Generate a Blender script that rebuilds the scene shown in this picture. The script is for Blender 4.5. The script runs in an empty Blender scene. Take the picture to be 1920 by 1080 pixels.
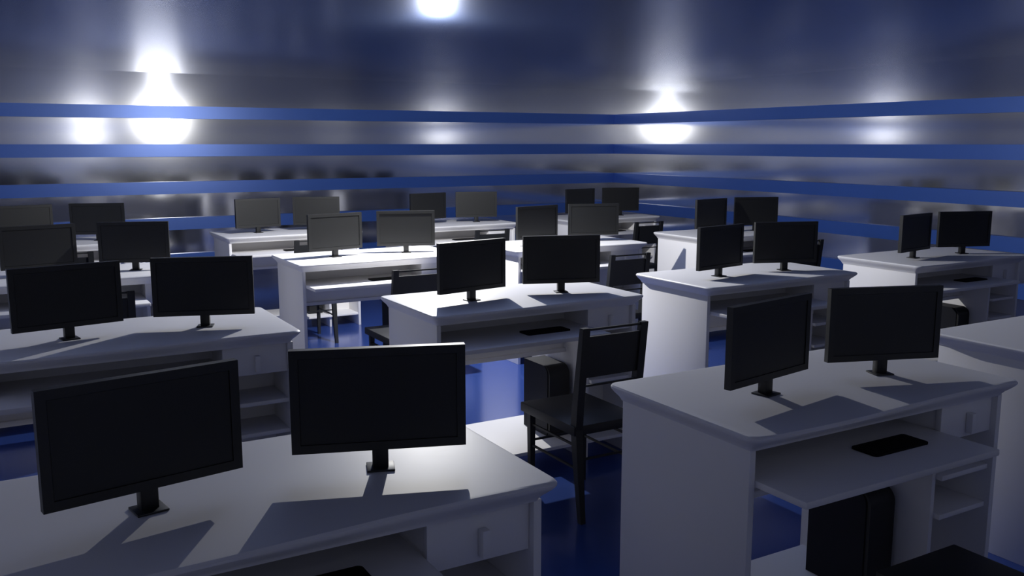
import bpy, bmesh, math
from mathutils import Vector, Matrix

scene = bpy.context.scene
COL = scene.collection
PI = math.pi

# ------------------------------------------------------------------ materials
def principled(name, color, rough=0.5, metal=0.0, spec=0.5, coat=0.0, bump=0.0, bscale=40.0, var=0.0, vscale=6.0):
    m = bpy.data.materials.new(name)
    m.use_nodes = True
    nt = m.node_tree
    b = nt.nodes['Principled BSDF']
    b.inputs['Base Color'].default_value = (*color, 1)
    b.inputs['Roughness'].default_value = rough
    b.inputs['Metallic'].default_value = metal
    b.inputs['Specular IOR Level'].default_value = spec
    b.inputs['Coat Weight'].default_value = coat
    tc = nt.nodes.new('ShaderNodeTexCoord')
    if var > 0:
        n = nt.nodes.new('ShaderNodeTexNoise')
        n.inputs['Scale'].default_value = vscale
        n.inputs['Detail'].default_value = 3
        nt.links.new(tc.outputs['Object'], n.inputs['Vector'])
        mr = nt.nodes.new('ShaderNodeMapRange')
        mr.inputs['To Min'].default_value = rough * (1 - var)
        mr.inputs['To Max'].default_value = rough * (1 + var)
        nt.links.new(n.outputs['Fac'], mr.inputs['Value'])
        nt.links.new(mr.outputs['Result'], b.inputs['Roughness'])
    if bump > 0:
        n2 = nt.nodes.new('ShaderNodeTexNoise')
        n2.inputs['Scale'].default_value = bscale
        nt.links.new(tc.outputs['Object'], n2.inputs['Vector'])
        bp = nt.nodes.new('ShaderNodeBump')
        bp.inputs['Strength'].default_value = bump
        bp.inputs['Distance'].default_value = 0.002
        nt.links.new(n2.outputs['Fac'], bp.inputs['Height'])
        nt.links.new(bp.outputs['Normal'], b.inputs['Normal'])
    return m

M_WHITE = principled('white_laminate', (0.82, 0.81, 0.815), rough=0.48, spec=0.4, var=0.03)
M_BLACK = principled('black_plastic', (0.007, 0.0075, 0.008), rough=0.5, spec=0.55, var=0.05)
M_SCREEN = principled('black_screen', (0.007, 0.0075, 0.008), rough=0.5, spec=0.5, var=0.03)
M_KEYS = principled('black_keys', (0.004, 0.004, 0.005), rough=0.7, spec=0.2, var=0.05)
M_CHAIR = principled('black_painted_wood', (0.014, 0.015, 0.017), rough=0.55, spec=0.4, var=0.05)
M_TOWER = principled('black_case', (0.014, 0.015, 0.021), rough=0.6, spec=0.15, var=0.05)
M_TFRONT = principled('black_case_front', (0.004, 0.004, 0.005), rough=0.5, var=0.05)
M_RAIL = principled('blue_enamel', (0.055, 0.16, 0.58), rough=0.33, metal=0.3, spec=1.0, var=0.03)
M_FLOOR = principled('blue_polished_floor', (0.035, 0.075, 0.30), rough=0.17, metal=0.3, spec=0.7, var=0.05, vscale=3)
M_WALL = principled('brushed_metal_wall', (0.80, 0.81, 0.84), rough=0.10, metal=1.0)
M_FILL_WALL = principled('fill_bounce_wall', (0.87, 0.87, 0.89), rough=0.14, metal=0.3)  # finish invented for the unseen walls, less metallic to bounce fill light
M_CEIL = principled('brushed_metal_ceiling', (0.21, 0.27, 0.47), rough=0.20, metal=1.0)

# ------------------------------------------------------------------ mesh helpers
def add_box(bm, x0, x1, y0, y1, z0, z1, bev=0.0, seg=2):
    r = bmesh.ops.create_cube(bm, size=1.0)
    vs = r['verts']
    bmesh.ops.scale(bm, vec=(x1 - x0, y1 - y0, z1 - z0), verts=vs)
    bmesh.ops.translate(bm, vec=((x0 + x1) / 2, (y0 + y1) / 2, (z0 + z1) / 2), verts=vs)
    if bev > 0:
        es = list({e for v in vs for e in v.link_edges})
        bmesh.ops.bevel(bm, geom=es, offset=bev, segments=seg, affect='EDGES', profile=0.5)
    return vs

def finish(name, bm, mat, smooth=True):
    bmesh.ops.recalc_face_normals(bm, faces=bm.faces)
    me = bpy.data.meshes.new(name)
    bm.to_mesh(me)
    bm.free()
    me.materials.append(mat)
    if smooth:
        for p in me.polygons:
            p.use_smooth = True
        me.set_sharp_from_angle(angle=math.radians(38))
    return me

def obj(name, me, parent=None, label=None):
    o = bpy.data.objects.new(name, me)
    COL.objects.link(o)
    if parent is not None:
        o.parent = parent
    if label:
        o['label'] = label
    return o

def boxes(name, mat, parent, *bs, bev=0.0, label=None):
    bm = bmesh.new()
    for b in bs:
        add_box(bm, *b, bev=bev)
    return obj(name, finish(name, bm, mat), parent, label)

def thing(name, loc=(0, 0, 0), rz=0.0):
    o = bpy.data.objects.new(name, None)
    o.empty_display_size = 0.1
    COL.objects.link(o)
    o.location = loc
    o.rotation_euler = (0, 0, rz)
    return o

def tag(o, label, cat, group=None):
    o['label'] = label
    o['category'] = cat
    if group:
        o['group'] = group

def rail_rod(bm, p, q, w):
    """square rod between two points"""
    p, q = Vector(p), Vector(q)
    d = q - p
    z = d.normalized()
    ref = Vector((0, 0, 1)) if abs(z.z) < 0.9 else Vector((1, 0, 0))
    x = ref.cross(z).normalized()
    y = z.cross(x)
    ring = []
    for P in (p, q):
        ring.append([bm.verts.new(P + x * sx * w / 2 + y * sy * w / 2) for sx, sy in ((-1, -1), (1, -1), (1, 1), (-1, 1))])
    for i in range(4):
        bm.faces.new([ring[0][i], ring[0][(i + 1) % 4], ring[1][(i + 1) % 4], ring[1][i]])
    bm.faces.new(ring[0][::-1])
    bm.faces.new(ring[1])

def sweep(bm, secs):
    """secs: list of (cx, cy, z, wx, wy) rectangular sections lofted in z"""
    rings = []
    for cx, cy, z, wx, wy in secs:
        rings.append([bm.verts.new((cx + sx * wx / 2, cy + sy * wy / 2, z)) for sx, sy in ((-1, -1), (1, -1), (1, 1), (-1, 1))])
    for a, b in zip(rings, rings[1:]):
        for i in range(4):
            bm.faces.new([a[i], a[(i + 1) % 4], b[(i + 1) % 4], b[i]])
    bm.faces.new(rings[0][::-1])
    bm.faces.new(rings[-1])

# ------------------------------------------------------------------ the room
XL, XR, YB, YF, ZC = -2.45, 5.80, -2.29, 7.86, 2.13
T = 0.12
def struct(name, me):
    o = obj(name, me)
    o['kind'] = 'structure'
    return o
def plane_box(name, mat, b):
    bm = bmesh.new()
    add_box(bm, *b)
    return struct(name, finish(name, bm, mat, smooth=False))
plane_box('floor', M_FLOOR, (XL - T, XR + T, YB - T, YF + T, -0.1, 0))
plane_box('ceiling', M_CEIL, (XL - T, XR + T, YB - T, YF + T, ZC, ZC + 0.1))
plane_box('wall_front', M_WALL, (XL - T, XR + T, YF, YF + T, 0, ZC))
plane_box('wall_back', M_FILL_WALL, (XL - T, XR + T, YB - T, YB, 0, ZC))
plane_box('wall_left', M_FILL_WALL, (XL - T, XL, YB, YF, 0, ZC))
plane_box('wall_right', M_WALL, (XR, XR + T, YB, YF, 0, ZC))
RD = 0.04
n = 1
for zt in (1.80, 1.416, 1.036, 0.665, 0.29):
    z0, z1 = zt - 0.125, zt
    for b in ((XL, XR, YF - RD, YF, z0, z1), (XR - RD, XR, YB + RD, YF - RD, z0, z1),
              (XL, XR, YB, YB + RD, z0, z1), (XL, XL + RD, YB + RD, YF - RD, z0, z1)):
        bm = bmesh.new()
        add_box(bm, *b)
        struct('trim_%d' % n, finish('trim_%d' % n, bm, M_RAIL, smooth=False))
        n += 1

# ------------------------------------------------------------------ desk
W = 1.043
def rrect(x0, x1, y0, y1, r, k=5):
    pts = []
    for cx, cy, a0 in ((x1 - r, y1 - r, 0), (x0 + r, y1 - r, 90), (x0 + r, y0 + r, 180), (x1 - r, y0 + r, 270)):
        for i in range(k + 1):
            a = math.radians(a0 + 90 * i / k)
            pts.append((cx + r * math.cos(a), cy + r * math.sin(a)))
    return pts

def tabletop_mesh():
    bm = bmesh.new()
    nose = (-0.012, W, -0.578, 0.0)
    prof = [(0.010, 0.7500), (0.0035, 0.7490), (0.0, 0.7445), (0.0005, 0.7395), (0.006, 0.7320), (0.014, 0.7235),
            (0.022, 0.7160), (0.028, 0.7080), (0.030, 0.7030)]
    def split(pts, nadd=14):
        # insert extra points along the front edge so that it can carry its shallow curve
        out = []
        L = len(pts)
        for i, p in enumerate(pts):
            out.append(p)
            q = pts[(i + 1) % L]
            if p[1] < -0.4 and q[1] < -0.4 and abs(p[0] - q[0]) > 0.5:
                for j in range(1, nadd):
                    t = j / nadd
                    out.append((p[0] + (q[0] - p[0]) * t, p[1] + (q[1] - p[1]) * t))
        return out
    rings = []
    for d, z in prof:
        bow = 0.010 * (1 - min(1.0, max(0.0, d) / 0.03) if z < 0.745 else 1)
        pts = split(rrect(nose[0] + d, nose[1] - d, nose[2] + d * 1.25, nose[3] - d * 0.7, max(0.028 - d * 0.5, 0.006)))
        vs = []
        for x, y in pts:
            if y < -0.4:
                y -= bow * math.sin(2 * PI * (x - nose[0]) / (nose[1] - nose[0])) * min(1.0, (-y - 0.4) / 0.1)
            vs.append(bm.verts.new((x, y, z)))
        rings.append(vs)
    for a, b in zip(rings, rings[1:]):
        for i in range(len(a)):
            j = (i + 1) % len(a)
            bm.faces.new([a[i], a[j], b[j], b[i]])
    bm.faces.new(rings[0])
    bm.faces.new(rings[-1][::-1])
    me = finish('desktop', bm, M_WHITE)
    return me

XI0, XI1 = 0.039, 1.001     # inner faces of the side panels
def make_desk():
    t = thing('computer_desk')
    obj('desktop', tabletop_mesh(), t)
    boxes('side_panel', M_WHITE, t, (0.020, XI0, -0.535, -0.034, 0, 0.703), bev=0.0015)
    boxes('side_panel', M_WHITE, t, (XI1, 1.020, -0.535, -0.034, 0, 0.703), bev=0.0015)
    boxes('divider', M_WHITE, t, (0.774, 0.790, -0.500, -0.034, 0, 0.703), bev=0.001)
    boxes('back_panel', M_WHITE, t, (XI0, 0.774, -0.318, -0.306, 0.485, 0.703), (0.790, XI1, -0.318, -0.306, 0.095, 0.703))
    boxes('cross_rail', M_WHITE, t, (XI0, 0.774, -0.335, -0.300, 0.470, 0.489), bev=0.001)
    boxes('shelf', M_WHITE, t, (0.790, XI1, -0.520, -0.318, 0.474, 0.489), bev=0.001)
    boxes('shelf', M_WHITE, t, (0.790, XI1, -0.520, -0.318, 0.357, 0.372), bev=0.001)
    boxes('bottom_shelf', M_WHITE, t, (XI0, XI1, -0.525, -0.045, 0.083, 0.098), bev=0.001)
    boxes('keyboard_tray', M_WHITE, t, (XI0 + 0.001, 0.766, -0.694, -0.318, 0.608, 0.626), bev=0.003)
    d = boxes('drawer', M_WHITE, t, (0.768, XI1 - 0.001, -0.518, -0.500, 0.592, 0.702),
              (0.795, XI1 - 0.004, -0.500, -0.320, 0.600, 0.690), bev=0.0015)
    boxes('drawer_handle', M_WHITE, d, (0.880, 0.898, -0.540, -0.518, 0.604, 0.664), bev=0.003)
    return t

def make_monitor():
    """stands on z = 0, screen faces -y, foot centred on the origin"""
    t = thing('monitor')
    w, h, zb = 0.36, 0.218, 0.0435
    bz = 0.018
    # housing with a real recess for the screen
    bm = bmesh.new()
    yF, yB = 0.0, 0.020
    o = [(-w / 2, zb), (w / 2, zb), (w / 2, zb + h), (-w / 2, zb + h)]
    i_ = [(-w / 2 + bz, zb + bz), (w / 2 - bz, zb + bz), (w / 2 - bz, zb + h - bz), (-w / 2 + bz, zb + h - bz)]
    of = [bm.verts.new((x, yF, z)) for x, z in o]
    inf = [bm.verts.new((x, yF, z)) for x, z in i_]
    inb = [bm.verts.new((x, yF + 0.004, z)) for x, z in i_]
    ob = [bm.verts.new((x, yB, z)) for x, z in o]
    bk = [bm.verts.new((x * 0.72, yB + 0.016, zb + h / 2 + (z - zb - h / 2) * 0.70)) for x, z in o]
    for i in range(4):
        j = (i + 1) % 4
        bm.faces.new([of[i], of[j], inf[j], inf[i]])
        bm.faces.new([inf[i], inf[j], inb[j], inb[i]])
        bm.faces.new([of[i], ob[i], ob[j], of[j]])
        bm.faces.new([ob[i], bk[i], bk[j], ob[j]])
    bm.faces.new(inb)
    bm.faces.new(bk[::-1])
    obj('housing', finish('housing', bm, M_BLACK, smooth=False), t)
    boxes('screen', M_SCREEN, t, (-w / 2 + bz + 0.001, w / 2 - bz - 0.001, 0.0025, 0.0045, zb + bz + 0.001, zb + h - bz - 0.001))
    bm = bmesh.new()
    add_box(bm, -0.0165, 0.0165, 0.004, 0.030, 0.003, zb + 0.05, bev=0.002)
    obj('neck', finish('neck', bm, M_BLACK), t)
    bm = bmesh.new()
    add_box(bm, -0.029, 0.029, -0.014, 0.042, 0.0, 0.0045, bev=0.0015)
    obj('foot', finish('foot', bm, M_BLACK), t)
    return t

def make_keyboard():
    t = thing('keyboard')
    bm = bmesh.new()
    pts = rrect(-0.108, 0.108, -0.042, 0.042, 0.012)
    a = [bm.verts.new((x, y, 0)) for x, y in pts]
    b = [bm.verts.new((x, y, 0.0055)) for x, y in pts]
    for i in range(len(a)):
        j = (i + 1) % len(a)
        bm.faces.new([a[i], a[j], b[j], b[i]])
    bm.faces.new(a[::-1]); bm.faces.new(b)
    obj('keyboard_body', finish('keyboard_body', bm, M_KEYS, smooth=False), t)
    bm = bmesh.new()
    for r in range(5):
        y0 = -0.036 + r * 0.0146
        for c_ in range(14):
            x0 = -0.1015 + c_ * 0.0146
            add_box(bm, x0, x0 + 0.0128, y0, y0 + 0.0128, 0.005, 0.0072)
    obj('keys', finish('keys', bm, M_KEYS, smooth=False), t)
    return t

def make_tower():
    """origin at front left bottom corner; front faces -y"""
    t = thing('computer_tower')
    D, Wd, Hh, r = 0.222, 0.115, 0.325, 0.042
    def profile(y0, y1, z0, z1, rr):
        pts = [(y1, z0), (y1, z1)]
        for i in range(9):
            a = math.radians(90 + 90 * i / 8)
            pts.append((y0 + rr + rr * math.cos(a), z1 - rr + rr * math.sin(a)))
        pts.append((y0, z0))
        return pts
    def extr(name, prof, x0, x1, mat):
        bm = bmesh.new()
        a = [bm.verts.new((x0, y, z)) for y, z in prof]
        b = [bm.verts.new((x1, y, z)) for y, z in prof]
        for i in range(len(a)):
            j = (i + 1) % len(a)
            bm.faces.new([a[i], a[j], b[j], b[i]])
        bm.faces.new(a[::-1]); bm.faces.new(b)
        return obj(name, finish(name, bm, mat), t)
    extr('case', [(D, 0), (D, Hh)] + profile(0.014, D, 0, Hh, r)[2:], 0, Wd, M_TOWER)
    # front cover following the rounded top corner
    outer = profile(0.0, 0.1, 0.004, Hh, r + 0.006)[2:]
    inner = profile(0.014, 0.1, 0.004, Hh, r)[2:]
    bm = bmesh.new()
    loops = []
    for x in (0.004, Wd - 0.004):
        loops.append(([bm.verts.new((x, y, z + 0.0008)) for y, z in outer], [bm.verts.new((x, y + 0.001, z - 0.003)) for y, z in inner]))
    (o0, i0), (o1, i1) = loops
    for k in range(len(o0) - 1):
        bm.faces.new([o0[k], o0[k + 1], o1[k + 1], o1[k]])
        bm.faces.new([o0[k], i0[k], i0[k + 1], o0[k + 1]])
        bm.faces.new([o1[k], o1[k + 1], i1[k + 1], i1[k]])
        bm.faces.new([i0[k], i1[k], i1[k + 1], i0[k + 1]])
    bm.faces.new([o0[0], o1[0], i1[0], i0[0]])
    bm.faces.new([o0[-1], i0[-1], i1[-1], o1[-1]])
    obj('front_cover', finish('front_cover', bm, M_TFRONT), t)
    return t

def make_chair():
    """origin on the floor under the seat centre line at the rear legs; seat faces +y"""
    t = thing('chair')
    # rear posts, bent backwards above the seat; x centres 0 +- 0.134
    for s in (-1, 1):
        bm = bmesh.new()
        sweep(bm, [(s * 0.134, -0.015, 0.0, 0.022, 0.022), (s * 0.134, 0.010, 0.20, 0.028, 0.030), (s * 0.134, 0.025, 0.36, 0.032, 0.036),
                   (s * 0.134, 0.018, 0.45, 0.032, 0.036), (s * 0.134, -0.022, 0.757, 0.032, 0.024)])
        obj('rear_leg', finish('rear_leg', bm, M_CHAIR, smooth=False), t)
        bm = bmesh.new()
        sweep(bm, [(s * 0.128, 0.362, 0.0, 0.020, 0.020), (s * 0.128, 0.365, 0.345, 0.026, 0.026)])
        obj('front_leg', finish('front_leg', bm, M_CHAIR, smooth=False), t)
    bm = bmesh.new()
    add_box(bm, -0.156, 0.156, 0.008, 0.405, 0.338, 0.376, bev=0.004)
    obj('seat', finish('seat', bm, M_CHAIR), t)
    def yb(z):
        return 0.018 - 0.040 * (z - 0.45) / 0.307
    # back panel leaning with the posts
    bm = bmesh.new()
    z0, z1 = 0.562, 0.722
    rail_w = 0.118
    vs = []
    for z in (z0, z1):
        for y in (-0.006, 0.006):
            for x in (-rail_w, rail_w):
                vs.append(bm.verts.new((x, yb(z) + y, z)))
    for f in ((0, 1, 3, 2), (4, 6, 7, 5), (0, 4, 5, 1), (2, 3, 7, 6), (0, 2, 6, 4), (1, 5, 7, 3)):
        bm.faces.new([vs[i] for i in f])
    obj('backrest', finish('backrest', bm, M_CHAIR, smooth=False), t)
    for z in (0.749, 0.529):
        bm = bmesh.new()
        rail_rod(bm, (-0.118, yb(z), z), (0.118, yb(z), z), 0.008)
        obj('back_rail', finish('back_rail', bm, M_CHAIR, smooth=False), t)
    for p, q in (((-0.128, 0.02, 0.29), (-0.128, 0.356, 0.29)), ((0.128, 0.02, 0.29), (0.128, 0.356, 0.29)),
                 ((-0.128, 0.01, 0.20), (-0.128, 0.356, 0.20)), ((0.128, 0.01, 0.20), (0.128, 0.356, 0.20)),
                 ((-0.12, 0.362, 0.22), (0.12, 0.362, 0.22)), ((-0.12, 0.015, 0.24), (0.12, 0.015, 0.24))):
        bm = bmesh.new()
        rail_rod(bm, p, q, 0.008)
        obj('stretcher', finish('stretcher', bm, M_CHAIR, smooth=False), t)
    return t

def copy_tree(o, parent=None):
    c = o.copy()
    COL.objects.link(c)
    c.parent = parent
    for ch in list(o.children):
        copy_tree(ch, c)
    return c

PROTO = {'desk': make_desk(), 'monitor': make_monitor(), 'keyboard': make_keyboard(), 'tower': make_tower(), 'chair': make_chair()}
USED = set()
def place(kind, x, y, z, rz, label, cat, group):
    if kind in USED:
        o = copy_tree(PROTO[kind])
    else:
        o = PROTO[kind]
        USED.add(kind)
    o.location = (x, y, z)
    o.rotation_euler = (0, 0, rz)
    tag(o, label, cat, group)
    return o

# desk origins: back left corner of each desktop
ORG = {(1, 0): (-1.584, 0.0), (1, 1): (-1.584, 1.7345), (1, 2): (-1.584, 3.497), (1, 3): (-1.584, 5.255),
       (2, 0): (0.0, 0.0), (2, 1): (0.0, 1.7335), (2, 2): (0.0, 3.506), (2, 3): (-0.008, 5.240),
       (3, 0): (1.440, 0.0135), (3, 1): (1.436, 1.739), (3, 2): (1.400, 3.470), (3, 3): (1.433, 5.278),
       (4, 1): (2.968, 1.730), (4, 2): (2.950, 3.475), (4, 3): (2.957, 5.240)}
ROWN = {0: 'front row', 1: 'second row from front', 2: 'third row from front', 3: 'back row'}
COLN = {1: 'leftmost column', 2: 'second column from left', 3: 'third column from left', 4: 'rightmost column'}
DESK_LABEL = {
    (1, 0): 'biggest white desk at bottom left of the photo, with two monitors and a drawer',
    (2, 0): 'large white desk at lower right with keyboard tray pulled out above a black tower',
    (3, 0): 'white desk cut off by the right edge of the photo, no monitors in view',
    (2, 1): 'white desk in the middle of the room, with a black chair before it',
    (2, 2): 'brightest lit white desk, third row from front, second column from left'}
for (i, j), (x, y) in ORG.items():
    where = '%s, %s' % (ROWN[j], COLN[i])
    place('desk', x, y, 0, 0, DESK_LABEL.get((i, j), 'white laminate computer desk, ' + where), 'desk', 'white computer desks in rows')
    if (i, j) != (3, 0):
        place('monitor', x + 0.2985, y - 0.3245, 0.75, math.radians(10.0), 'left of two black monitors, desk in ' + where, 'monitor', 'black monitors on the desks')
        place('monitor', x + 0.7502, y - 0.331, 0.75, math.radians(-19.3), 'right of two black monitors, desk in ' + where, 'monitor', 'black monitors on the desks')
        place('keyboard', x + 0.535, y - 0.532, 0.6262, 0, 'black keyboard on pulled-out tray, desk in ' + where, 'keyboard', 'black keyboards on the desk trays')
    if (i, j) not in ((1, 0), (3, 0)):
        place('tower', x + 0.640, y - 0.402, 0.0992, 0, 'black computer tower under desk in ' + where, 'computer', 'black computer towers under the desks')
    if (i, j) not in ((1, 0), (3, 0), (4, 1)):
        place('chair', x + 0.4915, y - 1.067, 0, 0, 'black open-back chair at desk in ' + where, 'chair', 'black chairs at the desks')

# ------------------------------------------------------------------ lamp
ld = bpy.data.lights.new('room_lamp', 'POINT')
ld.energy = 180
ld.color = (1.0, 0.985, 0.95)
ld.shadow_soft_size = 0.008
lo = bpy.data.objects.new('room_lamp', ld)
COL.objects.link(lo)
lo.location = (0.907, 3.006, 1.797)

w = bpy.data.worlds.new('world')
scene.world = w
w.use_nodes = True
w.node_tree.nodes['Background'].inputs['Color'].default_value = (0.05, 0.05, 0.05, 1)

# ------------------------------------------------------------------ camera
cd = bpy.data.cameras.new('camera')
cd.sensor_width = 36
cd.lens = 31.96
cam = bpy.data.objects.new('camera', cd)
COL.objects.link(cam)
cam.location = (-1.5088, -2.0448, 1.4255)
cam.rotation_euler = (math.radians(90 - 9.041), 0, math.radians(-30.07))
cd.clip_start = 0.01
scene.camera = cam

scene.view_settings.view_transform = 'Standard'
scene.view_settings.look = 'None'
scene.view_settings.gamma = 1
scene.view_settings.exposure = 0.0
scene.cycles.sample_clamp_indirect = 3.0
